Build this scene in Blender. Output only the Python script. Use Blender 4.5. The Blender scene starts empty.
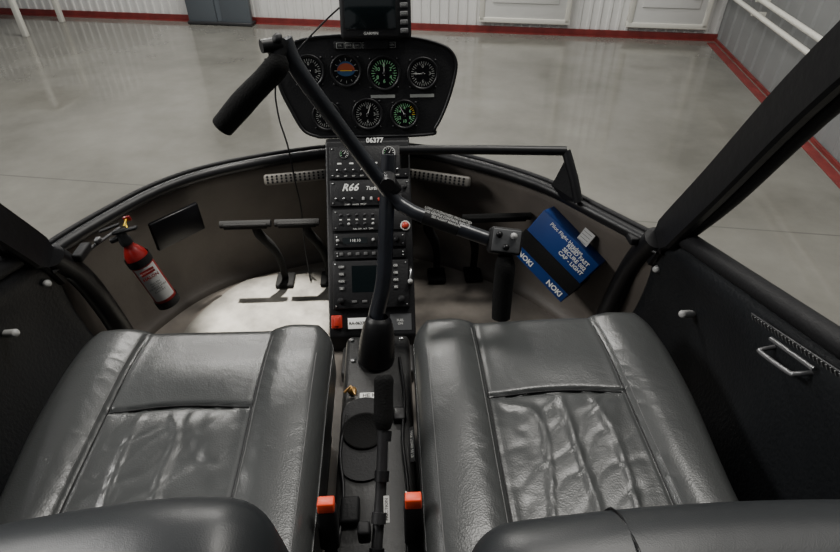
import bpy, bmesh, math, random
from mathutils import Vector, Matrix, noise
random.seed(4)
CAMZ=1.65
def W(x,y,d): return Vector((x,y,CAMZ-d))
COL=bpy.context.scene.collection
WM={}
# ---------------------------------------------------------------- materials
def mat(name,col,rough=.5,metal=0,bump=0,bscale=50,var=0,vscale=3,spec=.5,emit=0,vcol=None,coat=0):
    m=bpy.data.materials.new(name); m.use_nodes=True
    nt=m.node_tree; b=nt.nodes['Principled BSDF']
    b.inputs['Base Color'].default_value=(*col,1)
    b.inputs['Roughness'].default_value=rough
    b.inputs['Metallic'].default_value=metal
    b.inputs['Specular IOR Level'].default_value=spec
    b.inputs['Coat Weight'].default_value=coat
    if emit:
        b.inputs['Emission Color'].default_value=(*col,1); b.inputs['Emission Strength'].default_value=emit
    tc=nt.nodes.new('ShaderNodeTexCoord')
    if var or vcol:
        n=nt.nodes.new('ShaderNodeTexNoise'); n.inputs['Scale'].default_value=vscale; n.inputs['Detail'].default_value=6
        n.inputs['Roughness'].default_value=.6
        nt.links.new(tc.outputs['Object'],n.inputs['Vector'])
        r=nt.nodes.new('ShaderNodeValToRGB')
        r.color_ramp.elements[0].position=.3; r.color_ramp.elements[1].position=.7
        c2=vcol if vcol else tuple(min(1,c*(1+var)) for c in col)
        c1=tuple(c*(1-var) for c in col)
        r.color_ramp.elements[0].color=(*c1,1); r.color_ramp.elements[1].color=(*c2,1)
        nt.links.new(n.outputs['Fac'],r.inputs['Fac']); nt.links.new(r.outputs['Color'],b.inputs['Base Color'])
    if bump:
        n=nt.nodes.new('ShaderNodeTexNoise'); n.inputs['Scale'].default_value=bscale; n.inputs['Detail'].default_value=4
        nt.links.new(tc.outputs['Object'],n.inputs['Vector'])
        bp=nt.nodes.new('ShaderNodeBump'); bp.inputs['Strength'].default_value=bump; bp.inputs['Distance'].default_value=.01
        nt.links.new(n.outputs['Fac'],bp.inputs['Height']); nt.links.new(bp.outputs['Normal'],b.inputs['Normal'])
    return m
M_black=mat('black_paint',(.007,.007,.008),.42,bump=.06,bscale=60,spec=.35)
M_gloss=mat('black_gloss_tube',(.012,.014,.019),.32,bump=.05,bscale=90,spec=.65,var=.35,vscale=12)
M_blackm=mat('black_matte',(.008,.008,.009),.6,bump=.12,bscale=180,spec=.28)
M_foam=mat('black_foam',(.006,.006,.006),.9,bump=.3,bscale=350,spec=.2)
M_door=mat('door_plastic',(.008,.009,.0105),.5,bump=.2,bscale=150,var=.2,vscale=4,spec=.28)
M_nose=mat('nose_plastic',(.088,.076,.066),.55,bump=.06,bscale=90,var=.25,vscale=4,spec=.35)
M_floor=mat('cabin_floor_plastic',(.155,.138,.12),.4,bump=.10,bscale=30,var=.35,vscale=9,spec=.4)
M_litpatch=mat('floor_lit_patch',(.17,.162,.145),.4,bump=.12,bscale=30,var=.5,vscale=11,spec=.45)  # paler mottled floor colour, the footwell light patch painted in
M_panel=mat('panel_black',(.008,.008,.009),.5,bump=.12,bscale=220,spec=.35)
M_screen=mat('screen_glass',(.005,.008,.009),.1)
M_dial=mat('dial_black',(.004,.004,.005),.3,spec=.3)
M_white=mat('marking_white',(.7,.7,.67),.5)
M_gwhite=mat('gauge_white',(.33,.34,.32),.5)
M_green=mat('marking_green',(.3,.7,.36),.5)
M_blue=mat('horizon_blue',(.02,.07,.16),.4)
M_brown=mat('horizon_brown',(.3,.06,.02),.4)
M_red=mat('red_plastic',(.45,.03,.015),.4)
M_buckle=mat('buckle_red',(.8,.07,.02),.4)
M_redpaint=mat('extinguisher_red',(.24,.010,.010),.28,coat=.3)
M_yellow=mat('marking_yellow',(.75,.5,.03),.5)
M_steel=mat('steel',(.45,.45,.45),.3,1)
M_handle=mat('handle_grey_metal',(.2,.2,.205),.35,.6)
M_dsteel=mat('dark_steel',(.04,.04,.042),.45,.5)
M_grey=mat('grey_plastic',(.09,.09,.09),.5)
M_mgrey=mat('mid_grey_plastic',(.07,.072,.075),.5)
M_lgrey=mat('light_grey_plastic',(.4,.4,.39),.45)
M_vent=mat('vent_metal',(.12,.112,.10),.5,.1)
M_brass=mat('brass',(.6,.35,.12),.35,.9)
M_bluebox=mat('blue_cardboard',(.006,.032,.15),.5,spec=.3)
M_paper=mat('paper_white',(.9,.9,.87),.7)
M_wallw=mat('wall_white_metal',(.62,.62,.6),.5,var=.05,vscale=2)
M_wallg=mat('wall_grey',(.17,.175,.175),.6,var=.08,vscale=2)
M_redfloor=mat('stripe_red',(.15,.020,.018),.45,var=.3,vscale=8)
M_pipew=mat('pipe_white',(.62,.61,.55),.4)
M_column=mat('column_grey',(.09,.105,.12),.5)
M_seam=mat('seat_thread',(.10,.10,.10),.7)
M_tunnel=mat('tunnel_grey',(.018,.0178,.0175),.5,bump=.15,bscale=80,var=.3,vscale=9)

def leather(name,c,wr=.10,gs=420,gb=.12,rough=.33):
    m=bpy.data.materials.new(name); m.use_nodes=True; nt=m.node_tree; b=nt.nodes['Principled BSDF']
    tc=nt.nodes.new('ShaderNodeTexCoord')
    n=nt.nodes.new('ShaderNodeTexNoise'); n.inputs['Scale'].default_value=6; n.inputs['Detail'].default_value=5
    nt.links.new(tc.outputs['Object'],n.inputs['Vector'])
    r=nt.nodes.new('ShaderNodeValToRGB'); r.color_ramp.elements[0].color=(*[x*.85 for x in c],1); r.color_ramp.elements[1].color=(*[x*1.15 for x in c],1)
    nt.links.new(n.outputs['Fac'],r.inputs['Fac']); nt.links.new(r.outputs['Color'],b.inputs['Base Color'])
    v=nt.nodes.new('ShaderNodeTexVoronoi'); v.inputs['Scale'].default_value=gs
    nt.links.new(tc.outputs['Object'],v.inputs['Vector'])
    w=nt.nodes.new('ShaderNodeTexNoise'); w.inputs['Scale'].default_value=14; w.inputs['Detail'].default_value=3; w.inputs['Distortion'].default_value=.8
    nt.links.new(tc.outputs['Object'],w.inputs['Vector'])
    b1=nt.nodes.new('ShaderNodeBump'); b1.inputs['Strength'].default_value=wr; b1.inputs['Distance'].default_value=.02
    nt.links.new(w.outputs['Fac'],b1.inputs['Height'])
    b2=nt.nodes.new('ShaderNodeBump'); b2.inputs['Strength'].default_value=gb; b2.inputs['Distance'].default_value=.0015
    nt.links.new(v.outputs['Distance'],b2.inputs['Height']); nt.links.new(b1.outputs['Normal'],b2.inputs['Normal'])
    nt.links.new(b2.outputs['Normal'],b.inputs['Normal'])
    b.inputs['Roughness'].default_value=rough
    return m
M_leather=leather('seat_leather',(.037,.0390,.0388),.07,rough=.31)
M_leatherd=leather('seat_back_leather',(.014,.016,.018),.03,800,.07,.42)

def hangar_floor_mat():
    m=bpy.data.materials.new('hangar_floor_coating'); m.use_nodes=True; nt=m.node_tree; b=nt.nodes['Principled BSDF']
    tc=nt.nodes.new('ShaderNodeTexCoord')
    n=nt.nodes.new('ShaderNodeTexNoise'); n.inputs['Scale'].default_value=1.0; n.inputs['Detail'].default_value=10; n.inputs['Roughness'].default_value=.64
    nt.links.new(tc.outputs['Object'],n.inputs['Vector'])
    r=nt.nodes.new('ShaderNodeValToRGB'); r.color_ramp.elements[0].position=.35; r.color_ramp.elements[1].position=.66
    r.color_ramp.elements[0].color=(.112,.108,.094,1); r.color_ramp.elements[1].color=(.185,.18,.16,1)
    nt.links.new(n.outputs['Fac'],r.inputs['Fac'])
    sx=nt.nodes.new('ShaderNodeSeparateXYZ'); nt.links.new(tc.outputs['Object'],sx.inputs['Vector'])
    def joint(out,off):
        a=nt.nodes.new('ShaderNodeMath'); a.operation='ADD'; a.inputs[1].default_value=off; nt.links.new(out,a.inputs[0])
        p=nt.nodes.new('ShaderNodeMath'); p.operation='PINGPONG'; p.inputs[1].default_value=3.1; nt.links.new(a.outputs[0],p.inputs[0])
        l=nt.nodes.new('ShaderNodeMath'); l.operation='LESS_THAN'; l.inputs[1].default_value=.006; nt.links.new(p.outputs[0],l.inputs[0])
        return l.outputs[0]
    j=joint(sx.outputs['Y'],-2.55)
    mm=nt.nodes.new('ShaderNodeMath'); mm.operation='MULTIPLY'; mm.inputs[1].default_value=.5; nt.links.new(j,mm.inputs[0])
    mix=nt.nodes.new('ShaderNodeMixRGB'); mix.inputs[2].default_value=(.06,.06,.055,1)
    nt.links.new(mm.outputs[0],mix.inputs[0]); nt.links.new(r.outputs['Color'],mix.inputs[1]); nt.links.new(mix.outputs[0],b.inputs['Base Color'])
    n2=nt.nodes.new('ShaderNodeTexNoise'); n2.inputs['Scale'].default_value=1.8; n2.inputs['Detail'].default_value=7; n2.inputs['Roughness'].default_value=.62
    nt.links.new(tc.outputs['Object'],n2.inputs['Vector'])
    mr=nt.nodes.new('ShaderNodeMapRange'); mr.inputs[1].default_value=.35; mr.inputs[2].default_value=.65; mr.inputs[3].default_value=.05; mr.inputs[4].default_value=.20
    nt.links.new(n2.outputs['Fac'],mr.inputs[0]); nt.links.new(mr.outputs[0],b.inputs['Roughness'])
    b.inputs['Specular IOR Level'].default_value=.75
    return m
M_hfloor=hangar_floor_mat()

# ---------------------------------------------------------------- mesh builder
def catmull(pts,n=8):
    pts=[Vector(p) for p in pts]
    P=[pts[0]*2-pts[1]]+pts+[pts[-1]*2-pts[-2]]
    out=[]
    for i in range(1,len(P)-2):
        for k in range(n):
            t=k/n
            out.append(.5*((2*P[i])+(-P[i-1]+P[i+1])*t+(2*P[i-1]-5*P[i]+4*P[i+1]-P[i+2])*t*t+(-P[i-1]+3*P[i]-3*P[i+1]+P[i+2])*t**3))
    out.append(pts[-1]); return out
def frame(o,x,y):
    x=Vector(x).normalized(); y=Vector(y); y=(y-x*x.dot(y)).normalized(); z=x.cross(y)
    m=Matrix.Identity(4)
    for i in range(3):
        m[i][0]=x[i]; m[i][1]=y[i]; m[i][2]=z[i]; m[i][3]=Vector(o)[i]
    return m
def zframe(o,z,up=(0,0,1)):
    z=Vector(z).normalized(); up=Vector(up)
    if abs(z.dot(up))>.95: up=Vector((0,1,0))
    x=up.cross(z).normalized(); y=z.cross(x)
    return frame(o,x,y)
class B:
    def __init__(s): s.v=[];s.f=[];s.mi=[];s.sm=[];s.mats=[]
    def add(s,vs,fs,m,smooth=False,M=None):
        if m not in s.mats: s.mats.append(m)
        k=s.mats.index(m); o=len(s.v)
        for v in vs:
            v=Vector(v); s.v.append(M@v if M else v)
        for f in fs: s.f.append([i+o for i in f]); s.mi.append(k); s.sm.append(smooth)
    def box(s,size,c=(0,0,0),m=None,M=None,bev=0,seg=2,taper=None):
        bm=bmesh.new(); bmesh.ops.create_cube(bm,size=1)
        for v in bm.verts:
            v.co=Vector((v.co.x*size[0],v.co.y*size[1],v.co.z*size[2]))
        if bev: bmesh.ops.bevel(bm,geom=bm.edges[:],offset=bev,segments=seg,affect='EDGES',profile=.5)
        if taper:
            bmesh.ops.subdivide_edges(bm,edges=[e for e in bm.edges if e.calc_length()>.15],cuts=8,use_grid_fill=True)
            for v in bm.verts: taper(v.co)
        for v in bm.verts: v.co+=Vector(c)
        bm.verts.index_update()
        s.add([v.co.copy() for v in bm.verts],[[v.index for v in f.verts] for f in bm.faces],m,bev>0,M); bm.free()
    def tube(s,pts,r,m,seg=14,sub=0,M=None,caps=True,flat=1):
        pts=catmull(pts,sub) if sub else [Vector(p) for p in pts]
        n=len(pts); rs=r if isinstance(r,(list,tuple)) else [r]*n
        if len(rs)!=n:
            rs=[rs[min(len(rs)-1,int(i/(n-1)*(len(rs)-1)))]*(1-((i/(n-1)*(len(rs)-1))%1))+rs[min(len(rs)-1,int(i/(n-1)*(len(rs)-1))+1)]*((i/(n-1)*(len(rs)-1))%1) for i in range(n)]
        vs=[];fs=[]
        t0=(pts[1]-pts[0]).normalized(); u=Vector((0,0,1)) if abs(t0.z)<.9 else Vector((0,1,0))
        a=(u-t0*t0.dot(u)).normalized()
        for i,p in enumerate(pts):
            t=(pts[min(i+1,n-1)]-pts[max(i-1,0)]).normalized()
            a=(a-t*t.dot(a)).normalized(); b=t.cross(a)
            for k in range(seg):
                th=2*math.pi*k/seg; vs.append(p+(a*math.cos(th)*flat+b*math.sin(th))*rs[i])
        for i in range(n-1):
            for k in range(seg):
                fs.append([i*seg+k,i*seg+(k+1)%seg,(i+1)*seg+(k+1)%seg,(i+1)*seg+k])
        s.add(vs,fs,m,True,M)
        if caps:
            s.add(vs[:seg],[list(range(seg))[::-1]],m,False,M); s.add(vs[-seg:],[list(range(seg))],m,False,M)
    def lathe(s,prof,m,M=None,seg=28,smooth=True):
        vs=[];fs=[]
        for r,z in prof:
            for k in range(seg):
                th=2*math.pi*k/seg; vs.append((r*math.cos(th),r*math.sin(th),z))
        for i in range(len(prof)-1):
            for k in range(seg): fs.append([i*seg+k,i*seg+(k+1)%seg,(i+1)*seg+(k+1)%seg,(i+1)*seg+k])
        s.add(vs,fs,m,smooth,M)
    def disc(s,r,c,m,M=None,seg=28):
        s.add([(c[0]+r*math.cos(2*math.pi*k/seg),c[1]+r*math.sin(2*math.pi*k/seg),c[2]) for k in range(seg)],[list(range(seg))],m,False,M)
    def ring(s,r0,r1,c,h,m,M=None,seg=28):
        prof=[(r1,-.004),(r1,h*.8),(r1-(r1-r0)*.3,h),(r0,h*.7),(r0,0)]
        T=Matrix.Translation(c); s.lathe(prof,m,(M@T) if M else T,seg)
    def quad(s,x0,y0,x1,y1,z,m,M=None): s.add([(x0,y0,z),(x1,y0,z),(x1,y1,z),(x0,y1,z)],[[0,1,2,3]],m,False,M)
    def prism(s,out,z0,z1,m,M=None,inset=0,smooth=False):
        n=len(out); cx=sum(p[0] for p in out)/n; cy=sum(p[1] for p in out)/n
        def sc(k): return [(cx+(p[0]-cx)*k,cy+(p[1]-cy)*k) for p in out]
        lv=[(1,z0),(1,z1)] if not inset else [(1-inset,z0),(1,z0+(z1-z0)*.2),(1,z1-.004),(1-.012,z1)]
        vs=[(x,y,z) for k,z in lv for x,y in sc(k)]
        fs=[[i*n+k,i*n+(k+1)%n,(i+1)*n+(k+1)%n,(i+1)*n+k] for i in range(len(lv)-1) for k in range(n)]
        s.add(vs,fs,m,smooth,M)
        L=len(lv)-1
        s.add(vs[:n],[list(range(n))[::-1]],m,False,M); s.add(vs[L*n:],[list(range(n))],m,False,M)
    def text(s,t,size,c,m,M=None,rot=0,align='CENTER',shear=0,bold=0):
        cu=bpy.data.curves.new('t','FONT'); cu.body=t; cu.size=size; cu.align_x=align; cu.align_y='CENTER'; cu.shear=shear; cu.offset=bold; cu.resolution_u=2
        ob=bpy.data.objects.new('t',cu); COL.objects.link(ob); bpy.context.view_layer.update()
        dg=bpy.context.evaluated_depsgraph_get(); me=bpy.data.meshes.new_from_object(ob.evaluated_get(dg))
        T=Matrix.Translation(c)@Matrix.Rotation(rot,4,'Z'); T=(M@T) if M else T
        s.add([v.co.copy() for v in me.vertices],[list(p.vertices) for p in me.polygons],m,False,T)
        bpy.data.objects.remove(ob); bpy.data.curves.remove(cu); bpy.data.meshes.remove(me)
    def build(s,name,parent=None,F=None,label=None,category=None,group=None,kind=None,mods=None):
        F=F or Matrix.Identity(4)
        lo=Vector([min(v[i] for v in s.v) for i in range(3)]); hi=Vector([max(v[i] for v in s.v) for i in range(3)]); c=(lo+hi)/2
        me=bpy.data.meshes.new(name); me.from_pydata([v-c for v in s.v],[],s.f)
        for m in s.mats: me.materials.append(m)
        me.polygons.foreach_set('material_index',s.mi); me.polygons.foreach_set('use_smooth',s.sm); me.update()
        ob=bpy.data.objects.new(name,me); COL.objects.link(ob)
        w=F@Matrix.Translation(c); WM[ob.name]=w
        if parent: ob.parent=parent; ob.matrix_basis=WM[parent.name].inverted()@w
        else: ob.matrix_basis=w
        tag(ob,label,category,group,kind)
        if mods=='edge' : 
            md=ob.modifiers.new('b','BEVEL'); md.width=.004; md.segments=2; md.limit_method='ANGLE'
        return ob
def tag(ob,label=None,category=None,group=None,kind=None):
    if label: ob['label']=label
    if category: ob['category']=category
    if group: ob['group']=group
    if kind: ob['kind']=kind
def empty(name,loc,label,category,group=None,F=None):
    ob=bpy.data.objects.new(name,None); ob.empty_display_size=.05; COL.objects.link(ob)
    w=F if F else Matrix.Translation(loc); ob.matrix_basis=w; WM[ob.name]=w; tag(ob,label,category,group); return ob
def letter(parent,F,t,size,c,m,**k):
    b=B(); b.text(t,size,c,m,**k); return b.build('lettering',parent,F=F)

# ================================================================= HANGAR
C=Vector((3.45,5.95,0)); HF=Matrix.Translation(C)@Matrix.Rotation(math.radians(-11),4,'Z')
b=B(); b.add([(-13,-13,0),(.4,-13,0),(.4,.4,0),(-13,.4,0)],[[0,1,2,3]],M_hfloor)
b.build('floor',F=HF,kind='structure',label='grey glossy coated hangar concrete floor',category='floor')
def corr(L,H,m,pitch=.12,dep=.02,off=0):
    b=B(); vs=[];fs=[];n=int(L/pitch); xs=[]
    for i in range(n):
        x=-L+i*pitch
        xs+= [(x,0),(x+pitch*.55,0),(x+pitch*.65,-dep),(x+pitch*.9,-dep)]
    xs.append((0,0))
    for x,y in xs: vs+=[(x,y,0),(x,y,H)]
    for i in range(len(xs)-1): fs.append([2*i,2*i+2,2*i+3,2*i+1])
    b.add(vs,fs,m); b.box((L,.1,H),(-L/2,.06,H/2),m); return b
corr(12,4,M_wallw,.10,.012).build('wall_north',F=HF,kind='structure',label='white corrugated metal hangar wall',category='wall')
F2=HF@Matrix.Rotation(math.radians(-90),4,'Z')
b=corr(9,4,M_wallg,.25,.012)
for v in b.v: v.x=-v.x
b.build('wall_east',F=F2,kind='structure',label='grey painted metal hangar wall',category='wall')
b=B(); b.box((12,.02,.06),(-6,-.035,.03),M_redfloor); b.build('baseboard_north',F=HF,kind='structure',label='red painted skirting strip',category='baseboard')
b=B(); b.box((12,.04,.004),(-6,-.07,.002),M_redfloor); b.build('trim_1',F=HF,kind='structure',label='red stripe painted on the floor along the white wall',category='floor stripe')
b=B(); b.box((.075,8.9,.004),(-.0975,-4.6,.002),M_redfloor); b.build('trim_2',F=HF,kind='structure',label='red stripe painted on the floor along the grey wall',category='floor stripe')
b=B(); b.box((.02,8.9,.025),(-.03,-4.5,.0125),M_redfloor); b.build('baseboard_east',F=HF,kind='structure',label='red painted skirting strip',category='baseboard')
def hdoor(x,w,i):
    b=B(); b.box((w,.05,2.1),(x,-.05,1.2),M_wallw,bev=.008); 
    for s in(-1,1): b.box((.05,.07,2.2),(x+s*(w/2+.02),-.05,1.22),M_pipew,bev=.006)
    b.box((w+.1,.07,.05),(x,-.05,2.3),M_pipew,bev=.006); b.box((w+.1,.07,.05),(x,-.05,.13),M_pipew,bev=.006)
    b.box((w*.8,.02,.5),(x,-.08,.55),M_wallw,bev=.008)
    b.tube([(x+w*.38,-.08,.42),(x+w*.38,-.12,.42),(x+w*.27,-.12,.42)],.012,M_dsteel)
    b.build('door_%d'%i,F=HF,kind='structure',label='white flat metal hangar door',category='door')
hdoor(-2.0,.85,1); hdoor(-.55,.7,2)
b=B()
for dx in (-.2,.2): b.box((.33,.05,3.8),(-5.35+dx,-.16,1.9),M_column,bev=.005)
b.box((.12,.12,3.8),(-5.35,-.1,1.9),M_column); b.box((.75,.14,.03),(-5.35,-.14,.02),M_dsteel,bev=.005)
b.build('trim_3',F=HF,kind='structure',label='dark grey steel wall column with two flanges',category='column')
for k,(z,n) in enumerate([(.60,0),(.49,1)]):
    b=B(); b.tube([(-.12,-.1,z),(-.12,-8,z)],.02,M_pipew)
    for y in (-1,-2.6,-4.2): b.box((.12,.03,.03),(-.06,y,z-.02),M_pipew)
    b.build('wall_pipe',F=HF,label='white painted metal pipe clamped along grey wall',category='pipe',group='white pipes on hangar wall')
wb=empty('work_bench',(0,0,0),'white metal work bench standing against the hangar wall','bench',F=HF@Matrix.Translation((-7.9,-.6,0)))
b=B(); b.box((1.5,.7,.04),(0,0,.8),M_pipew,bev=.005); b.build('bench_top',wb,F=WM[wb.name])
for x in(-.7,.7):
    for y in(-.3,.3):
        b=B(); b.box((.05,.05,.78),(x,y,.39),M_pipew,bev=.004); b.build('leg',wb,F=WM[wb.name])

# ================================================================= HELICOPTER
heli=empty('helicopter',(0,.5,0),'black helicopter cabin shell with open bubble nose and doors','helicopter')
rim=[W(-.64,.93,.655),W(-.649,.965,.66),W(-.60,1.07,.66),W(-.513,1.207,.66),W(-.394,1.30,.66),W(-.2,1.372,.66),W(-.05,1.395,.66),W(.09,1.385,.66),W(.243,1.307,.66),W(.397,1.183,.66),W(.5,1.04,.66),W(.575,.93,.66),W(.59,.9,.655)]
rc=catmull(rim,6)
b=B(); b.tube(rc,.014,M_black); b.tube([p+Vector((0,0,.014))+((p-W(-.03,.7,.66)).normalized()*.010) for p in rc],.006,M_blackm)
b.build('windshield_frame',heli)
lev=[(.66,1.0),(.70,1.008),(.76,1.02),(.84,1.03),(.92,1.03),(.965,1.02),(.99,1.0),(1.0,.98)]
b=B(); vs=[];fs=[]; n=len(rc)
for d,k in lev:
    for p in rc: 
        q=Vector((-.03,.6,0)); vs.append(Vector((q.x+(p.x-q.x)*k,q.y+(p.y-q.y)*k,CAMZ-d)))
for i in range(len(lev)-1):
    for j in range(n-1): fs.append([i*n+j,(i+1)*n+j,(i+1)*n+j+1,i*n+j+1])
b.add(vs,fs,M_nose,True)
o=b.build('nose_shell',heli); md=o.modifiers.new('s','SOLIDIFY'); md.thickness=.01; md.offset=-1
fl=[vs[(len(lev)-1)*n+j] for j in range(n)]
b=B(); pts=[W(-.61,-.6,1.0)]+fl+[W(.56,-.6,1.0)]
pts=[Vector((p.x,p.y,CAMZ-1.0)) for p in pts]; N=len(pts)
b.add(pts+[p-Vector((0,0,.03)) for p in pts],[list(range(N))[::-1],[N+i for i in range(N)]]+[[i,(i+1)%N,N+(i+1)%N,N+i] for i in range(N)],M_floor)
b.build('cabin_floor',heli)
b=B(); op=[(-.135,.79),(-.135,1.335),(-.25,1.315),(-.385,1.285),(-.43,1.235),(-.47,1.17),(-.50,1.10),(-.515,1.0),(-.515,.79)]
b.prism([(x,y) for x,y in op][::-1],CAMZ-.9995,CAMZ-.997,M_litpatch); b.build('floor_light_patch',heli,label='pale sheet painting the pool of light on the footwell floor')  # thin pale sheet cut to the outline of the light on the floor
b=B(); b.box((1.1,1.6,.12),(-.02,.5,CAMZ-1.095),M_black,bev=.04); b.build('belly',heli)
b=B(); b.box((1.16,1.05,.05),(-.02,-.32,CAMZ+.24),M_blackm,bev=.02,seg=3); b.build('roof',heli)
b=B(); b.box((1.2,.04,1.25),(-.02,-.72,CAMZ-.37),M_blackm,bev=.01); b.build('rear_bulkhead',heli)
for s in(-1,1):
    b=B(); b.tube([(s*.95-.02,1.9,.25),(s*.95-.02,1.7,.06),(s*.95-.02,1.4,.03),(s*.95-.02,-1.2,.03)],.03,M_black,sub=5)
    b.tube([(s*.4-.02,.9,.52),(s*.8-.02,.95,.35),(s*.95-.02,1.0,.05)],.028,M_black,sub=5)
    b.tube([(s*.4-.02,-.2,.52),(s*.8-.02,-.2,.35),(s*.95-.02,-.2,.05)],.028,M_black,sub=5)
    b.build('landing_skid',heli)
def sill(y): return .56+.075-.27*(.93-max(y,.2))
for s in(-1,1):
    ox=-.025
    def S(x,y,d): return W(s*x+ox,y,d)
    b=B()
    ctr=catmull([S(.612,.94,.70),S(.612,.905,.62),S(.61,.81,.46),S(.597,.66,.22),S(.565,.45,-.02),S(.5,.2,-.22)],6)
    vs=[];fs=[];n=len(ctr)
    prs=[(-.034,-.006),(-.030,-.012),(.030,-.012),(.034,-.006),(.034,.006),(.030,.012),(-.030,.012),(-.034,.006)]
    for i,p in enumerate(ctr):
        tt=(ctr[min(i+1,n-1)]-ctr[max(i-1,0)]).normalized(); nn=Vector((s,0,0)); nn=(nn-tt*tt.dot(nn)).normalized(); ww=tt.cross(nn)
        for q,r_ in prs: vs.append(p+ww*q*(.75 if i<6 else 1)*s+nn*r_)
    for i in range(n-1):
        for k in range(8): fs.append([i*8+k,i*8+(k+1)%8,(i+1)*8+(k+1)%8,(i+1)*8+k])
    b.add(vs,fs,M_black); b.add(vs[:8],[list(range(8))],M_black); b.add(vs[-8:],[list(range(8))],M_black)
    b.tube([S(.60,.92,.64),S(.598,.965,.72),S(.588,.985,.82),S(.565,.99,1.0)],.024,M_black,sub=6)
    b.build('door_pillar',heli)
    b=B()
    prof=[(0,.640),(.015,.622),(.04,.618),(.10,.625),(.16,.628),(.24,.622),(.34,.60),(.435,.57)]
    ys=[.93-.055*i for i in range(22)]; vs=[];fs=[]
    for i,y in enumerate(ys):
        top=sill(y)
        for d,x in prof:
            dd=top+d*(.995-top)/.435
            rx=max(0,1-((y-.72)/.17)**4) * max(0,1-((dd-.76)/.12)**4)
            vs.append(S(x+.018*rx-(.02 if y>.9 else 0),y,dd))
    m_=len(prof)
    for i in range(len(ys)-1):
        for j in range(m_-1): fs.append([i*m_+j,i*m_+j+1,(i+1)*m_+j+1,(i+1)*m_+j])
    b.add(vs,fs,M_door,True)
    door=b.build('cabin_door',heli,label='black moulded cabin door panel'); md=door.modifiers.new('s','SOLIDIFY'); md.thickness=.02; md.offset=-s
    sm=door.modifiers.new('u','SUBSURF'); sm.levels=1; sm.render_levels=1
    b=B(); b.tube([S(.63,y,sill(y)-.008) for y in (.9,.8,.65,.5,.35,.2,0,-.25)],.017,M_blackm,sub=4)
    b.tube([S(.634,.87,.60),S(.636,.785,.47),S(.622,.64,.24),S(.59,.43,0),S(.525,.18,-.2)],.012,M_blackm,sub=6)
    b.build('window_frame',door)
    b=B(); hx=.606; hy=[(.014,.555,.0),(-.006,.553,.003),(-.010,.546,.005),(-.010,.492,.005),(-.006,.484,.003),(.014,.482,.0)]
    b.tube([S(hx+a,y,.586-.35*(.55-y)+c) for a,y,c in hy],.0034,M_handle,sub=5)
    b.tube([S(hx+.006,.56,.575),S(hx+.006,.475,.548)],.0034,M_handle)
    b.build('door_handle',door,label='slim silvery metal loop handle')
    for y,d in ([(.905,.71),(.77,.715)] if s>0 else [(.89,.685),(.76,.694)]):
        F=zframe(S(.612,y,d),(-s,-.4,.4)); b=B(); b.lathe([(.0075,-.03),(.0075,.001),(.006,.004),(.0001,.005)],M_lgrey,seg=16); b.build('knob',door,F=F,label='round light grey plug')
    if s>0:
        b=B(); F=frame(S(.600,.50,.527),(0,-1,.33),(-.45,0,1)); b.box((.20,.010,.003),(0,0,.004),M_dsteel,bev=.001)
        for i in range(26): b.box((.002,.008,.002),(-.095+i*.0075,0,.006),M_grey)
        b.build('sill_plate',door,F=F,label='ribbed dark metal sill strip')
    b=B(); b.tube([S(.60,.90,.665),S(.565,.98,.67),S(.53,1.06,.67)],.004,M_dsteel,sub=3); b.box((.02,.05,.018),S(.57,.965,.665),M_blackm,bev=.004)
    b.box((.012,.016,.010),S(.55,1.0,.66),M_grey,bev=.003); b.build('latch',heli,label='black latch rod with a grey catch')
for x0,x1,y0,y1 in((-.29,-.13,1.310,1.335),(.06,.24,1.335,1.270)):
    a=W(x0,y0,.695); c=W(x1,y1,.695); F=frame((a+c)/2,c-a,(0,.5,1)); L=(c-a).length
    b=B(); b.box((L,.028,.03),(0,0,-.01),M_vent,bev=.006)
    for i in range(int(L/.012)):
        for j in(-1,0,1): b.disc(.003,(-L/2+.01+i*.0118,j*.0075,.0055),M_dial,seg=8)
    b.build('defrost_vent',heli,F=F,label='grey perforated defroster outlet')
F=frame(W(-.485,1.18,.745),(.55,.62,0),(0,.1,1)); b=B(); b.box((.13,.075,.012),(0,0,0),M_dial,bev=.004); b.build('wall_pad',heli,F=F,label='black rectangular pad on nose wall')

# ---- tunnel between seats
tun=empty('center_tunnel',W(-.0,.6,1.0),'dark grey tunnel cover between the two seats','tunnel cover')
b=B(); b.box((.135,.75,.14),W(0,.5,.91),M_tunnel,bev=.012); b.box((.17,.09,.04),W(-.005,.92,.98),M_tunnel,bev=.008); b.build('tunnel_cover',tun)
b=B(); F=Matrix.Translation(W(-.022,.612,.84)); st=[]
for i in range(24):
    a=2*math.pi*i/24; st.append((.041*math.cos(a),(.050 if math.sin(a)>0 else -.050)+.038*math.sin(a)))
b.prism(st,0,.005,M_blackm,F); F=Matrix.Translation(W(-.022,.622,.834)); b.lathe([(.039,0),(.039,.003),(.036,.004),(.034,.001),(.0001,.0005)],M_foam,F); b.build('cover_plate',tun,label='flat rounded black cover plate with ring')
b=B(); b.lathe([(.009,0),(.009,.004),(.005,.006),(.0001,.007)],M_brass,Matrix.Translation(W(-.048,.72,.84)),seg=12); b.tube([W(-.062,.71,.832),W(-.05,.72,.826),W(-.042,.705,.832)],.003,M_brass); b.build('latch',tun,label='brass latch')
b=B(); F=frame(W(-.014,.706,.8385),(1,0,0),(0,1,0)); b.box((.038,.015,.001),(0,0,0),M_paper,F); b.text('НЕ К.',.011,(0,0,.001),M_dial,F,bold=.0002); b.build('placard',tun,label='small white placard')
b=B(); F=frame(W(.062,.58,.82),(0,-1,0),(1,0,.6)); b.box((.07,.010,.002),(0,0,0),M_panel,F); b.text('MAX LOAD 50 LB',.007,(0,0,.0015),M_white,F); b.build('placard',tun,label='small black placard with white lettering')
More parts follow.
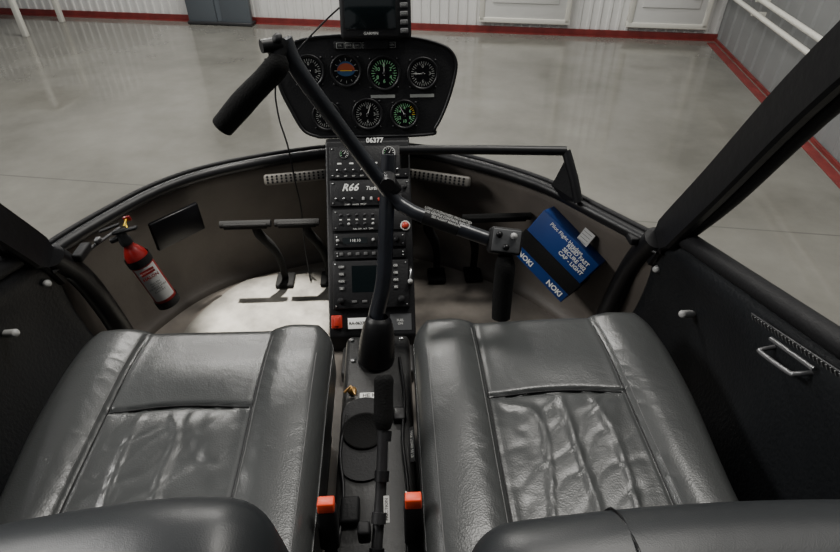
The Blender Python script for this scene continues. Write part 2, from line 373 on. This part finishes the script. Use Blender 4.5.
for i,(x,y) in enumerate([(-.055,.86),(.05,.86),(-.05,.8),(.05,.5),(-.05,.46)]):
    b=B(); b.lathe([(.005,0),(.005,.002),(.004,.003),(.0001,.0035)],M_steel,Matrix.Translation(W(x,y,.84)),seg=10); b.build('screw',tun)
for pts in ([W(.045,.80,.836),W(.052,.70,.832),W(.046,.60,.832),W(.052,.50,.832),W(.048,.40,.835)],[W(-.055,.66,.836),W(-.062,.58,.832),W(-.052,.50,.832),W(-.056,.42,.836)]):
    b=B(); b.tube(pts,.003,M_black,sub=6,seg=8); b.build('cable',tun)
b=B(); b.box((.03,.045,.02),W(-.04,.47,.832),M_blackm,bev=.005); b.box((.024,.03,.014),W(.042,.655,.835),M_black,bev=.004); b.build('bracket',tun)

# ================================================================= CONSOLE
CX=-.018
con=empty('center_console',W(CX,1.2,1.0),'black avionics console pedestal with radios and switches','console')
b=B()
prf=[(1.315,.595),(.985,.95),(.985,.998),(1.30,.998),(1.345,.60)]
x0,x1=CX-.105,CX+.105
vs=[W(x,y,d) for x in(x0,x1) for y,d in prf]; k=len(prf)
b.add(vs,[list(range(k)),[k+i for i in range(k)][::-1]]+[[i,i+k,(i+1)%k+k,(i+1)%k] for i in range(k)],M_panel)
b.build('console_body',con,mods='edge')
CF=frame(W(CX,1.15,.7725),(1,0,0),(0,.33,.355))
def cx(px): return (px-368.5)/405
def cy(py): return (237-py)/403
def cbox(name,px0,py0,px1,py1,h,m,bev=.002,label=None):
    b=B(); b.box((cx(px1)-cx(px0),cy(py0)-cy(py1),h),((cx(px0)+cx(px1))/2,(cy(py0)+cy(py1))/2,h/2),m,bev=bev)
    for px in(px0+3,px1-3):
        for py in(py0+3,py1-3):
            b.lathe([(.0022,0),(.0022,.0015),(.0001,.002)],M_steel,Matrix.Translation((cx(px),cy(py),h)),seg=8)
    return b
def knob(b,px,py,r,h,m,z=.003):
    b.lathe([(r,0),(r,h*.75),(r*.8,h),(.0001,h)],m,Matrix.Translation((cx(px),cy(py),z)),seg=16)
b=cbox('',330,145,409,178,.005,M_panel)
for px,r in((345,.012),(390,.016)):
    b.ring(r*.85,r,(cx(px),cy(153),.005),.004,M_lgrey if px>380 else M_grey); b.disc(r*.85,(cx(px),cy(153),.006),M_dial)
    b.add([(cx(px)-.001,cy(153),.007),(cx(px)+.001,cy(153),.007),(cx(px)+.006,cy(153)+.009,.007)],[[0,1,2]],M_white)
    for a in range(0,300,30):
        t=math.radians(a-60); b.box((.0035,.001,.0005),(0,0,0),M_white if a<200 else M_green,Matrix.Translation((cx(px),cy(153),.007))@Matrix.Rotation(t,4,'Z')@Matrix.Translation((r*.7,0,0)))
for px in(338,346,354,362,372,382,398):
    knob(b,px,170,.0025,.010,M_steel); b.text('OFF',.005,(cx(px),cy(175.5),.0056),M_white)
for px in(340,352,364,376): b.quad(cx(px)-.005,cy(163.5),cx(px)+.005,cy(162),.0056,M_white)
b.build('switch_panel',con,F=CF)
letter(con,CF,'06377',.017,(cx(376),cy(139.5),.0035),M_white,bold=.0005)
b=cbox('',330,180,410,206,.006,M_panel)
for i,px in enumerate((336,344,352)): knob(b,px,199,.0028,.012,M_steel)
for px in(363,371): b.box((.006,.008,.006),(cx(px),cy(199),.008),M_lgrey,bev=.001)
b.box((.012,.008,.005),(cx(380),cy(200),.008),M_red,bev=.001)
knob(b,400,197,.006,.01,M_blackm); knob(b,405,188,.005,.01,M_blackm)
b.text('START   LIGHTS   PITOT',.005,(cx(355),cy(204.5),.0065),M_white)
npl=b.build('nameplate_panel',con,F=CF,label='black switch plate with italic white model lettering')
letter(npl,CF,'R66',.025,(cx(350),cy(187.5),.0065),M_white,shear=.35,bold=.0006); letter(npl,CF,'Turbine',.013,(cx(374),cy(188.5),.0065),M_white,shear=.3,bold=.0002)
b=cbox('',332,209,408,231,.005,M_panel)
for px in(340,348,356,364,372,380,388): knob(b,px,215,.0035,.006,M_dsteel); b.quad(cx(px)-.003,cy(220),cx(px)+.003,cy(219),.0056,M_white)
for px in(340,348,356,364,372,380): knob(b,px,224,.0035,.006,M_lgrey if px in(348,372) else M_dsteel)
b.text('PULL OFF   ALT   TRIM',.005,(cx(362),cy(229),.0056),M_white)
b.build('breaker_panel',con,F=CF)
b=B(); knob(b,404,227,.008,.012,M_red); b.ring(.009,.012,(cx(404),cy(227),.003),.004,M_white); b.build('mixture_knob',con,F=CF,label='red round knob with white ring')
b=cbox('',333,234,404,248,.012,M_blackm,.002)
b.quad(cx(342),cy(244),cx(366),cy(238),.0125,M_screen); b.text('118.10',.010,(cx(354),cy(241),.0128),M_white)
for px in(337,372,380): knob(b,px,241,.004,.01,M_lgrey,.012)
knob(b,395,241,.007,.01,M_blackm,.012); b.build('radio',con,F=CF,label='slim black radio unit')
b=cbox('',333,250,404,259,.008,M_blackm,.002)
for i in range(7): b.box((.009,.008,.004),(cx(340+i*8),cy(254),.009),M_grey,bev=.001)
b.build('audio_panel',con,F=CF,label='slim black button strip')
b=cbox('',331,261,406,308,.014,M_blackm,.003)
b.quad(cx(350),cy(292),cx(384),cy(266),.0143,M_screen)
for i,py in enumerate((267,274,281,288)):
    b.box((.010,.008,.004),(cx(393),cy(py),.015),M_grey,bev=.001); b.box((.012,.008,.004),(cx(340),cy(py),.015),M_grey,bev=.001)
    b.text(('CDI','OBS','MSG','FPL')[i],.006,(cx(393),cy(py),.0175),M_white); b.text(('COM','VOL','VLOC','ID')[i],.006,(cx(340),cy(py),.0175),M_white)
knob(b,339,300,.008,.012,M_blackm,.014); knob(b,398,300,.009,.012,M_blackm,.014)
for i in range(4): b.box((.012,.006,.003),(cx(352+i*10),cy(301),.015),M_grey,bev=.001)
b.build('navigation_unit',con,F=CF,label='black navigation unit with dark screen and buttons')
b=B(); b.box((.026,.032,.012),(cx(334),cy(320),.006),M_red,bev=.003); b.box((.012,.022,.006),(cx(334),cy(320),.013),M_red,bev=.002); b.build('switch_guard',con,F=CF,label='red switch guard')
b=B(); b.box((.046,.026,.002),(cx(354.5),cy(322),.016),M_paper,bev=.0005); b.box((.03,.015,.016),(cx(354.5),cy(322),.008),M_panel); b.text('RA-06377',.010,(cx(354.5),cy(322),.0174),M_dial,bold=.0003); b.build('placard',con,F=CF,label='white registration placard')
b=B(); knob(b,407,283,.006,.03,M_lgrey,0); b.tube([(cx(407),cy(268),0),(cx(408),cy(272),.02),(cx(407),cy(283),.02)],.003,M_steel,sub=3); b.build('fuel_knob',con,F=CF,label='pale knob on a stem')
b=B(); b.quad(cx(386),cy(330),cx(407),cy(314),.001,M_mgrey); b.text('FUEL\nON',.008,(cx(396),cy(322),.0016),M_white); b.build('placard',con,F=CF)
# ================================================================= INSTRUMENT PANEL
t=math.radians(16)
PF=frame(W(-.010,1.375,.487),(1,0,0),(0,math.sin(t),math.cos(t)))
ip=empty('instrument_panel',(0,0,0),'black mushroom shaped instrument panel with round gauges','instrument panel',F=PF@Matrix.Translation((0,-.12,0)))
def px_(p): return (p-370)/402
def py_(p): return (88-p)/408
outl=[(318,134),(425,134),(436,127),(446,108),(454,84),(457,66),(452,54),(440,47),(415,41),(370,38),(325,39),(300,44),(288,52),(282,66),(284,86),(292,106),(303,127)]
sm_=catmull([Vector((px_(x),py_(y),0)) for x,y in outl]+[Vector((px_(318),py_(134),0))],5)[:-1]
b=B(); b.prism([(p.x,p.y) for p in sm_],-.09,0,M_panel,inset=.12,smooth=False)
b.build('panel_body',ip,F=PF)
b=B(); loop=[Vector((p.x,p.y,.001)) for p in sm_]; loop.append(loop[0]); b.tube(loop,.004,M_black,seg=8,caps=False); b.build('glareshield',ip,F=PF)
def gauge(px,py,r,kind,ang,label):
    c=(px_(px),py_(py)); T=PF@Matrix.Translation((c[0],c[1],.002)); R=r/405
    b=B(); b.ring(R*.9,R*1.08,(0,0,0),.005,M_black); b.disc(R*.92,(0,0,.001),M_dial)
    for a in(45,135,225,315):
        q=math.radians(a); b.lathe([(.0025,0),(.0025,.003),(.0001,.0035)],M_dsteel,Matrix.Translation((R*1.22*math.cos(q),R*1.22*math.sin(q),-.002)),seg=8)
    col={'g':M_green,'w':M_gwhite,'y':M_green,'a':M_gwhite}[kind]
    if kind=='a':
        n=16; up=[(R*.6*math.cos(math.pi*i/n),R*.6*math.sin(math.pi*i/n),.0015) for i in range(n+1)]
        b.add(up,[list(range(n+1))],M_blue); b.add([(x,y*.8,z+.0002) for x,y,z in up if True],[list(range(n+1))],M_brown); b.add([(x,-y*.6,z) for x,y,z in up],[list(range(n+1))[::-1]],M_blue)
        b.quad(-R*.4,-.0008,R*.4,.0008,.002,M_yellow); ticks=range(0,360,30)
    else: ticks=range(0,360,12)
    for a in ticks:
        if kind in 'gy' and 250<a<290: continue
        L=R*.16 if a%36 else R*.24
        b.box((L,.0011,.0004),(0,0,0),col if not(kind=='y' and a<60) else M_yellow,Matrix.Rotation(math.radians(a),4,'Z')@Matrix.Translation((R*.8-L/2,0,.0022)))
    if kind!='a':
        for i in range(6 if kind!='w' else 4):
            a=math.radians(90-60*i) if kind!='w' else math.radians(90-90*i)
            b.text(str(i*2 if kind=='g' else (i*3 if kind=='w' else i*2+4)),R*.32,(R*.48*math.cos(a),R*.48*math.sin(a),.0023),col)
    g=b.build('gauge',ip,F=T,label=label)
    if kind!='a':
        b=B(); b.add([(-R*.15,-.0009,0),(R*.62,-.0005,0),(R*.7,0,0),(R*.62,.0005,0),(-R*.15,.0009,0)],[[0,1,2,3,4]],M_white); b.lathe([(R*.1,0),(R*.1,.0015),(.0001,.002)],M_dsteel,seg=12)
        b.build('needle',g,F=T@Matrix.Translation((0,0,.0035))@Matrix.Rotation(math.radians(ang),4,'Z'))
gauge(313,70,14.5,'w',200,'round black airspeed gauge with white marks'); gauge(349,70,14.5,'a',0,'attitude indicator with blue and brown horizon'); gauge(386,73,15.5,'g',90,'altimeter with bright green marks'); gauge(424,74,14.5,'w',180,'round black vertical speed gauge')
gauge(327,113,13.5,'w',150,'round black rotor speed gauge'); gauge(368,112,14.5,'w',70,'round compass gauge with white marks'); gauge(405,113,13.5,'y',120,'round gauge with green and yellow marks')
b=B(); b.box((.15,.018,.006),(px_(369),py_(47),.003),M_blackm,bev=.002)
for i in range(7):
    b.box((.0185,.013,.002),(px_(345+i*8.2),py_(47),.006),M_gwhite,bev=.0005); b.box((.0165,.011,.003),(px_(345+i*8.2),py_(47),.006),M_panel,bev=.0005); b.text(('OIL','ENG','FIRE','CHIP','FUEL','LOW','GEN')[i],.006,(px_(345+i*8.2),py_(47),.0078),M_gwhite)
b.build('warning_light_strip',ip,F=PF)
for x in(384,423):
    b=B(); b.box((24/402,3/408,.002),(px_(x),py_(95),.001),M_gwhite); b.build('placard',ip,F=PF,label='small pale placard')
# GPS display
GF=frame(W(.015,1.40,.322),(1,0,0),(0,math.sin(t),math.cos(t)))
gp=empty('navigation_display',(0,0,0),'black portable navigation screen mounted on top of instrument panel','display',F=GF@Matrix.Translation((0,-.06,0)))
b=B(); b.box((.165,.105,.035),(0,0,-.01),M_blackm,bev=.008,seg=3); b.build('casing',gp,F=GF)
b=B(); b.box((.118,.078,.002),(-.012,.008,.0085),M_screen,bev=.0008); b.build('screen',gp,F=GF,label='dark glossy screen')
for i in range(5):
    b=B(); b.box((.018,.011,.004),(.066,.037-.018*i,.009),M_grey,bev=.002); b.text(('RNG','NRST','MENU','CLR','ENT')[i],.005,(.066,.037-.018*i,.0113),M_gwhite); b.build('button',gp,F=GF)
letter(gp,GF,'GARMIN',.009,(-.012,-.040,.0085),M_white)
b=B(); b.box((.06,.03,.02),(0,-.06,-.02),M_blackm,bev=.004); b.build('mount',gp,F=GF)
b=B(); b.tube([W(-.05,1.44,.30),W(-.106,1.42,.34),W(-.17,1.36,.39),W(-.222,1.33,.45),W(-.225,1.305,.52),W(-.209,1.28,.59),W(-.205,1.28,.68),W(-.2,1.28,.76),W(-.205,1.28,.88),W(-.2,1.26,.99)],.0022,M_black,seg=8,sub=6)
b.build('power_cable',label='thin black cable hanging beside the instrument panel',category='cable')

# ================================================================= HANDHOLD BAR
b=B(); b.tube([W(.06,1.16,.548),W(.25,1.15,.548),W(.43,1.135,.548)],.0105,M_black)
b.tube([W(.43,1.135,.548),W(.447,1.10,.60),W(.458,1.075,.645)],.0105,M_black)
b.add([W(.405,1.12,.625),W(.432,1.13,.56),W(.462,1.075,.648),W(.43,1.11,.655)],[[0,1,2,3],[3,2,1,0]],M_blackm)
b.box((.02,.02,.05),W(.07,1.17,.57),M_black,bev=.003)
b.build('grab_bar',label='straight black tube handhold with triangular end bracket',category='grab bar')

# ================================================================= SEATS
def sstep(a,b_,x):
    t=max(0,min(1,(x-a)/(b_-a))); return t*t*(3-2*t)
def seat(cxs,side,label):
    root=empty('pilot_seat',W(cxs,.45,1.0),label,'seat',group='front cabin seats')
    w=.450; y1=.785; y0=.27; D0=.705
    nx,ny=120,150; vs=[];fs=[]
    def H(x,y):
        ax=abs(x); z=0
        u=max(0,min(1,(ax-.108)/.117))
        z+=.010*math.sin(math.pi*min(1,u**.8))**.9*(1-.3*sstep(y1-.22,y1,y)) if u>0 else 0
        z+=.008*sstep(.09,.15,ax)
        z-=.005*math.exp(-((ax-.111)/.0030)**2)*(1 if y<y1-.02 else .5)
        ys=.585+.006*math.cos(x*20)
        if ax<.111:
            z-=.005*math.exp(-((y-ys)/.0030)**2)
            e=(1-(ax/.111)**4)
            if y<ys: z+=.006*math.sin(min(1,(ys-y)/.06)*math.pi/2)*e-.006*e
            else: z+=.003*(1-(ax/.111)**2)*sstep(ys,ys+.06,y)
            if y<ys-.003:
                a=sstep(0,.03,ys-y)*(1-(ax/.111)**6)
                q=Vector((x*15+side*3,(y-x*side*.8)*5.5,side*5.))
                q+=Vector((noise.noise(q*.6)*.8,noise.noise(q*.7+Vector((5,5,5)))*.7,0))
                rd=1-abs(noise.noise(q))*4.2
                z+=.0042*max(0,rd)**2*a+.006*noise.noise(q*.45)*a
                rd=1-abs(noise.noise(Vector((x*24-y*20,x*9+y*7,side*8.))))*6
                z-=.0017*max(0,rd)*a
        else:
            z+=.0010*max(0,1-abs(noise.noise(Vector((x*20,y*40+x*30,side*7.)))*3.5))**2*sstep(.16,.12,ax)
        z+=.004*noise.noise(Vector((x*6,y*6,side*4)))
        z-=.012*sstep(y1-.13,y1,y)
        return z
    Rc=.060; er=.030
    for j in range(ny+1):
        tj=j/ny; y=y0+(y1-y0)*(1-(1-tj)**1.5)
        dy=y1-y; hw=w/2
        if dy<Rc: hw=w/2-Rc*(1-math.sqrt(max(0,1-(1-dy/Rc)**2)))*.7
        for i in range(nx+1):
            s=math.sin((i/nx*2-1)*math.pi/2); s=.6*s+.4*(i/nx*2-1); x=s*hw
            d=min(hw-abs(x),dy)
            e=0
            if d<er: e=er*(1-math.sqrt(max(0,1-(1-d/er)**2)))
            xx=x
            if x*side>.111: xx=side*(.111+(abs(x)-.111)*(1-.17*(1-sstep(.36,.60,y))))
            vs.append(W(cxs+xx,y,D0-H(x,y)+e))
    N=nx+1
    for j in range(ny):
        for i in range(nx): fs.append([j*N+i,j*N+i+1,(j+1)*N+i+1,(j+1)*N+i])
    ring_=[j*N for j in range(ny+1)]+[ny*N+i for i in range(1,N)]+[j*N+nx for j in range(ny-1,-1,-1)]
    base=len(vs)
    for k in ring_: vs.append(Vector((vs[k].x,vs[k].y,CAMZ-.80)))
    for a in range(len(ring_)-1): fs.append([ring_[a],ring_[a+1],base+a+1,base+a][::-1])
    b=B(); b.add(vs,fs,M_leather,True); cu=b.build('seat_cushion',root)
    b=B()
    for sx in(-1,1):
        pts=[W(cxs+sx*.111,y0+.01+i*.015,D0-H(sx*.111,y0+.01+i*.015)-.0003) for i in range(int((y1-.03-y0)/.015))]
        b.tube(pts,.0014,M_blackm,seg=6)
        pts=[W(cxs+sx*.118,y0+.01+i*.015,D0-H(sx*.118,y0+.01+i*.015)-.0002) for i in range(int((y1-.03-y0)/.015))]
        b.tube(pts,.0007,M_seam,seg=5)
        if sx!=side:
            pts=[W(cxs+sx*.203,y0+.01+i*.015,D0-H(sx*.203,y0+.01+i*.015)+er*(1-math.sqrt(max(0,1-(1-.022/er)**2)))-.0004) for i in range(int((y1-.09-y0)/.015))]
            b.tube(pts,.0008,M_seam,seg=6)
    pts=[W(cxs+x*.001,.585+.006*math.cos(x*.02),D0-H(x*.001,.585+.006*math.cos(x*.02))-.0003) for x in range(-110,111,8)]
    b.tube(pts,.0014,M_blackm,seg=6); b.build('seam',cu,label='stitched seam')
    bx=cxs+ (.016 if side<0 else .022)
    b=B()
    def tp(co): 
        z=co.z
        co.x*=1-.04*max(0,z/.18)**3; co.y-=.08*(z) ; co.y+=.004*math.cos(co.x*12)
        if z>0:
            co.z-= .012*(abs(co.x)/.22)**3
            if side<0: co.z-=min(.07,.040*max(0,(.15-co.x)/.16))*min(1,z/.1)
            else: co.z-=.004*math.cos(co.x*8)
    bc=W(bx,.236 if side<0 else .214,.606 if side<0 else .628)
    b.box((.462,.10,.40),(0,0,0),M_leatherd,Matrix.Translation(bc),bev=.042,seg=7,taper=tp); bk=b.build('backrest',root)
    md=bk.modifiers.new('s','SUBSURF'); md.levels=1; md.render_levels=1
    if side>0:
        b=B(); pts=[]
        for y,z in [(-.0505,.05),(-.0505,.10),(-.0505,.158),(-.038,.1885),(-.008,.2008),(.008,.2008),(.038,.1885),(.0505,.158),(.0505,.05)]:
            v=Vector((-.1,y,z)); tp(v); pts.append(v+bc-Vector((0,0,.001)))
        b.tube(pts,.0012,M_dial,seg=6,sub=4)
        b.build('seam',bk,label='stitched seam')
    b=B(); b.box((.40,.46,.19),(0,0,0),M_blackm,Matrix.Translation(W(cxs,.50,.90)),bev=.015); b.build('seat_base',root)
    return root
seat(-.300,-1,'grey leather pilot seat with wrinkled dark cushion beside extinguisher side door')
seat(.296,1,'grey leather pilot seat with creased cushion beside the handled door')
for s in(-1,1):
    bk=empty('seat_belt_buckle',W(s*.057,.38,.84),'black seat belt buckle with orange red release button','seat belt buckle',group='front seat belt buckles')
    F=frame(W(s*.057,.392,.715),(1,0,0),(0,.25,1))
    b=B(); b.box((.026,.07,.018),(0,-.01,0),M_blackm,bev=.004); b.build('buckle_body',bk,F=F)
    b=B(); b.box((.022,.016,.016),(0,.03,.001),M_buckle,bev=.002); b.build('release_button',bk,F=F,label='orange red button')
    b=B(); b.box((.018,.09,.004),(0,-.08,0),M_blackm,bev=.001); b.build('stalk',bk,F=F)

# ================================================================= CYCLIC
cyc=empty('cyclic_stick',W(.0,.81,.84),'black cyclic control stick with tilting crossbar and two grips','control stick')
b=B(); b.tube([W(-.005,.815,.80),W(.0,.84,.76),W(.018,.87,.69),W(.028,.915,.58),W(.034,.95,.50),W(.037,.965,.465)],[.018,.0165,.0155,.0145,.0145,.0145],M_gloss,sub=6); b.build('stick',cyc)
b=B(); F=zframe(W(-.003,.80,.842),(.02,.06,.2)); prof=[]
for i in range(25): 
    u=i/24; prof.append((.018+.019*math.sqrt(max(0,1-u**2))+.0006*math.cos(i*math.pi),u*.100))
b.lathe(prof,M_black,F); b.build('boot',cyc,label='black rubber boot')
b=B(); bar=[W(-.115,.90,.240),W(-.10,.90,.285),W(-.045,.92,.39),W(.019,.93,.50),W(.045,.93,.54),W(.068,.92,.555),W(.10,.907,.566),W(.22,.87,.597)]
b.tube(bar,.0135,M_gloss,sub=8); b.tube([W(.10,.907,.566),W(.165,.887,.583)],.0150,M_blackm); b.build('crossbar',cyc)
b=B(); F=frame(W(.034,.94,.513),(.06,0,-.1),(0,.3,1)); b.box((.046,.032,.036),(0,0,0),M_black,bev=.008,seg=3,M=F); b.tube([W(.034,.91,.50),W(.034,.97,.50)],.014,M_dsteel); b.build('pivot_block',cyc)
F=frame(W(.142,.885,.5585),(.12,-.037,-.031),(0,.55,.8)); letter(cyc,F,'LOW-G PUSHOVERS PROHIBITED',.0062,(0,.0065,-.001),M_white,bold=.0001); letter(cyc,F,'USE GENTLE CONTROL INPUTS',.0062,(0,.0005,.0015),M_white,bold=.0001); letter(cyc,F,'SEE FLIGHT MANUAL',.0062,(0,-.0055,.002),M_white,bold=.0001)
b=B(); b.tube([W(-.115,.90,.243),W(-.128,.885,.262)],.014,M_black); b.tube([W(-.122,.875,.255),W(-.13,.87,.275),W(-.178,.867,.317),W(-.225,.865,.362)],[.012,.019,.018,.0195,.018],M_foam,seg=20,sub=4); b.build('grip',cyc,label='black foam covered grip')
b=B(); b.tube([W(-.118,.89,.243),W(-.145,.875,.243)],.010,M_black); b.lathe([(.007,0),(.009,.006),(.006,.009),(.0001,.010)],M_blackm,zframe(W(-.12,.885,.238),(-.3,-.4,.8)),seg=14); b.build('trim_switch',cyc,label='small hat switch')
b=B(); F=frame(W(.25,.862,.598),(1,-.12,-.1),(0,.6,.8)); b.box((.062,.05,.04),(0,0,0),M_blackm,F,bev=.008,seg=3); b.box((.052,.042,.004),(0,0,.020),M_mgrey,F,bev=.0015)
for i,(x,y) in enumerate([(-.015,.01),(.012,.01),(0,-.012)]): b.lathe([(.006,0),(.006,.006),(.0001,.007)],M_lgrey if i==1 else M_dial,F@Matrix.Translation((x,y,.022)),seg=12)
b.build('grip_head',cyc,label='control head with small round buttons')
b=B(); b.tube([W(.25,.845,.62),W(.25,.835,.645),W(.248,.825,.69),W(.247,.81,.745)],[.014,.0195,.019,.0195,.018],M_foam,seg=20,sub=4); b.build('grip',cyc,label='black foam covered grip')

# ================================================================= COLLECTIVE
col=empty('collective_lever',W(.005,.35,.84),'black collective lever with ribbed twist grip between the seats','lever')
b=B(); b.tube([W(.002,.24,.838),W(.0,.33,.805),W(.012,.44,.735),W(.019,.52,.66)],.008,M_dsteel,sub=4); 
for k in(.25,.5,.8,1.1):
    p=W(.0,.33,.805).lerp(W(.017,.48,.70),k); q=W(.0,.33,.805).lerp(W(.017,.48,.70),k+.08); b.tube([p,q],.0105,M_dsteel if k==.5 else M_black)
b.build('shaft',col,label='dark metal shaft with collars')
b=B(); b.tube([W(.0185,.505,.675),W(.019,.515,.665),W(.02,.54,.64),W(.021,.555,.625),W(.021,.56,.62)],[.010,.0145,.0140,.0145,.010],M_foam,seg=20,sub=4); b.build('grip',col,label='black twist grip')
b=B(); b.box((.018,.02,.03),W(-.012,.40,.765),M_blackm,bev=.004); b.build('switch_box',col)
b=B(); F=frame(W(.020,.42,.742),(0,.15,.105),(-1,0,.2)); b.box((.035,.008,.001),(0,0,.0),M_white,F); b.text('FRICTION',.0065,(0,0,.001),M_dial,F); b.build('placard',col,label='white tag')

# ================================================================= PEDALS
def pedal(x0,x1,ax,lab):
    r=empty('rudder_pedal',W(ax,1.28,1.0),lab,'pedal',group='anti torque pedals')
    b=B(); b.tube([W(x0,1.20,.757),W(x1,1.20,.757)],.0095,M_foam); b.box((abs(x1-x0)*.86,.008,.016),W((x0+x1)/2,1.193,.759),M_foam,bev=.003); b.build('foot_bar',r)
    b=B(); b.tube([W(ax,1.20,.757),W(ax+.004,1.205,.79),W(ax+.022,1.225,.84),W(ax+.032,1.25,.90),W(ax+.034,1.27,.985)],[.009,.012,.012,.010,.009],M_foam,sub=5); b.box((.05,.06,.014),W(ax+.034,1.265,.989),M_foam,bev=.004); b.build('arm',r)
pedal(-.39,-.265,-.305,'black tubular foot pedal with curved arm'); pedal(-.255,-.145,-.18,'black tubular foot pedal with curved arm')
pedal(.095,.185,.125,'black tubular foot pedal with curved arm'); pedal(.215,.39,.23,'black tubular foot pedal with curved arm')

# ================================================================= FIRE EXTINGUISHER
ex=empty('fire_extinguisher',W(-.485,1.01,.84),'small red fire extinguisher strapped to the cabin wall','fire extinguisher')
T=W(-.518,1.0,.67); Bt=W(-.476,1.0,.838); EF=zframe(Bt,T-Bt,(0,-1,0))
b=B(); L=(T-Bt).length
b.lathe([(.0001,0),(.018,0),(.022,.006),(.0245,.014),(.0245,L*.76),(.022,L*.85),(.015,L*.93),(.011,L*.96),(.011,L)],M_redpaint,EF); b.build('cylinder_body',ex)
b=B(); vs=[];fs=[]
camdir=EF.inverted()@Vector((.045,0,1.65)); a0=math.atan2(camdir.y,camdir.x)
for i in range(17):
    a=a0-1.0+2.0*i/16; vs+=[(.025*math.cos(a),.025*math.sin(a),L*.16),(.025*math.cos(a),.025*math.sin(a),L*.68)]
b.add(vs,[[2*i,2*i+2,2*i+3,2*i+1] for i in range(16)],M_lgrey,True,EF)
LT=EF@Matrix.Rotation(a0,4,'Z')@Matrix.Translation((.0257,0,L*.5))@Matrix(((0,0,1,0),(1,0,0,0),(0,1,0,0),(0,0,0,1)))
b.quad(-.015,.014,.015,.026,-.0002,M_redpaint,LT)
b.text('FIRE EXTINGUISHER',.0042,(0,.020,.0002),M_white,LT); b.text('HALON',.010,(0,.006,0),M_redpaint,LT,bold=.0003); b.text('PULL PIN\nAIM LOW\nSQUEEZE LEVER\nSWEEP\nCLASS B C',.0055,(0,-.022,0),M_dial,LT); b.build('label',ex,label='white printed label')
b=B(); b.lathe([(.013,L),(.013,L+.010),(.010,L+.016),(.010,L+.028)],M_dsteel,EF,seg=16)
b.box((.055,.012,.007),(-.012,0,L+.030),M_blackm,EF,bev=.003); b.box((.048,.010,.005),(-.012,0,L+.044),M_blackm,EF@Matrix.Rotation(.12,4,'Y'),bev=.002); b.tube([(.01,0,L+.016),(.028,0,L+.014)],.006,M_blackm,M=EF); b.build('valve',ex,label='black valve with squeeze handle')
b=B(); b.tube([(-.01,-.01,L+.035),(-.01,-.03,L+.04),(-.0,-.035,L+.03),(-.01,-.015,L+.025)],.0018,M_yellow,sub=4,seg=6,M=EF); b.box((.016,.005,.012),(-.012,-.03,L+.04),M_redpaint,EF,bev=.002); b.build('safety_pin',ex,label='yellow and red pull pin tag')
for k in(.02,.70):
    b=B(); b.lathe([(.0265,L*k),(.0265,L*k+.018)],M_blackm,EF); b.box((.018,.025,.014),(-math.cos(a0)*.03,-math.sin(a0)*.03,L*k+.008),M_blackm,EF); b.build('clamp',ex,label='black strap bracket')

# ================================================================= BLUE BOX
BF=frame(W(.416,1.06,.785),(.58,-.64,-.40),(.33,.02,.95))
bb=empty('first_aid_box',(0,0,0),'blue cardboard box with white lettering strapped against nose wall','box',F=BF@Matrix.Translation((0,-.06,0)))
b=B(); b.box((.180,.140,.055),(0,0,-.0275),M_bluebox,bev=.002); b.build('carton',bb,F=BF)
letter(bb,BF,'Pilot Flight Headset',.0130,(-.005,.059,.0006),M_white,bold=.0001)
letter(bb,BF,'RIGID FAST\nSECURE 002\nCAP - LIGHT',.0135,(.040,.036,.0006),M_white,bold=.0003)
letter(bb,BF,'NOKI',.019,(.055,-.056,.0006),M_white,bold=.0006)
letter(bb,BF,'NOKI',.019,(-.045,-.056,.0006),M_white,bold=.0006)
b=B(); b.box((.186,.042,.061),(0,-.018,-.0275),M_foam,bev=.001); b.build('strap',bb,F=BF,label='wide black strap')
b=B(); F=frame(W(.478,1.05,.733),(.58,-.68,-.3),(.36,.1,.95)); b.box((.03,.055,.001),(0,0,0),M_lgrey)
for i in range(6): b.quad(-.013,.02-i*.008,.010,.0212-i*.008,.0008,M_grey)
b.build('paper_sheet',F=F,label='white paper slip tucked behind blue box',category='paper')

# ================================================================= LIGHTS
w=bpy.data.worlds.new('World'); bpy.context.scene.world=w; w.use_nodes=True
w.node_tree.nodes['Background'].inputs[0].default_value=(.95,.97,1,1); w.node_tree.nodes['Background'].inputs[1].default_value=.29
def area(loc,rot,sx,sy,e,c=(1,1,1)):
    l=bpy.data.lights.new('hangar_lamp','AREA'); l.shape='RECTANGLE'; l.size=sx; l.size_y=sy; l.energy=e; l.color=c
    o=bpy.data.objects.new('hangar_lamp',l); o.location=loc; o.rotation_euler=rot; COL.objects.link(o)
area((-1,5.3,4.0),(math.radians(-25),0,math.radians(-11)),3,.5,230,(1,.97,.91))
area((1.3,1.7,4.6),(0,0,math.radians(-11)),2.0,.4,135,(1,.97,.91))
area((-3.2,1.2,3.2),(0,math.radians(-45),0),.6,1.6,125,(1,.98,.94))
l=bpy.data.lights.new('spot','SPOT'); l.energy=4600; l.spot_size=math.radians(5.3); l.spot_blend=.3; l.shadow_soft_size=.04; l.color=(1,.96,.88)  # added narrow beam, stands in for sunlight on the left footwell floor
o=bpy.data.objects.new('floor_patch_spot',l); o.location=(-.40,1.35,4.6); COL.objects.link(o)
d=W(-.29,1.12,1.0)-o.location; o.rotation_euler=d.to_track_quat('-Z','Y').to_euler()

cam=bpy.data.cameras.new('cam'); cam.lens=24; cam.sensor_width=36; cam.clip_start=.01
co=bpy.data.objects.new('camera',cam); co.location=(.045,0,CAMZ); co.rotation_euler=(math.radians(52),0,math.radians(-3)); COL.objects.link(co)
bpy.context.scene.camera=co
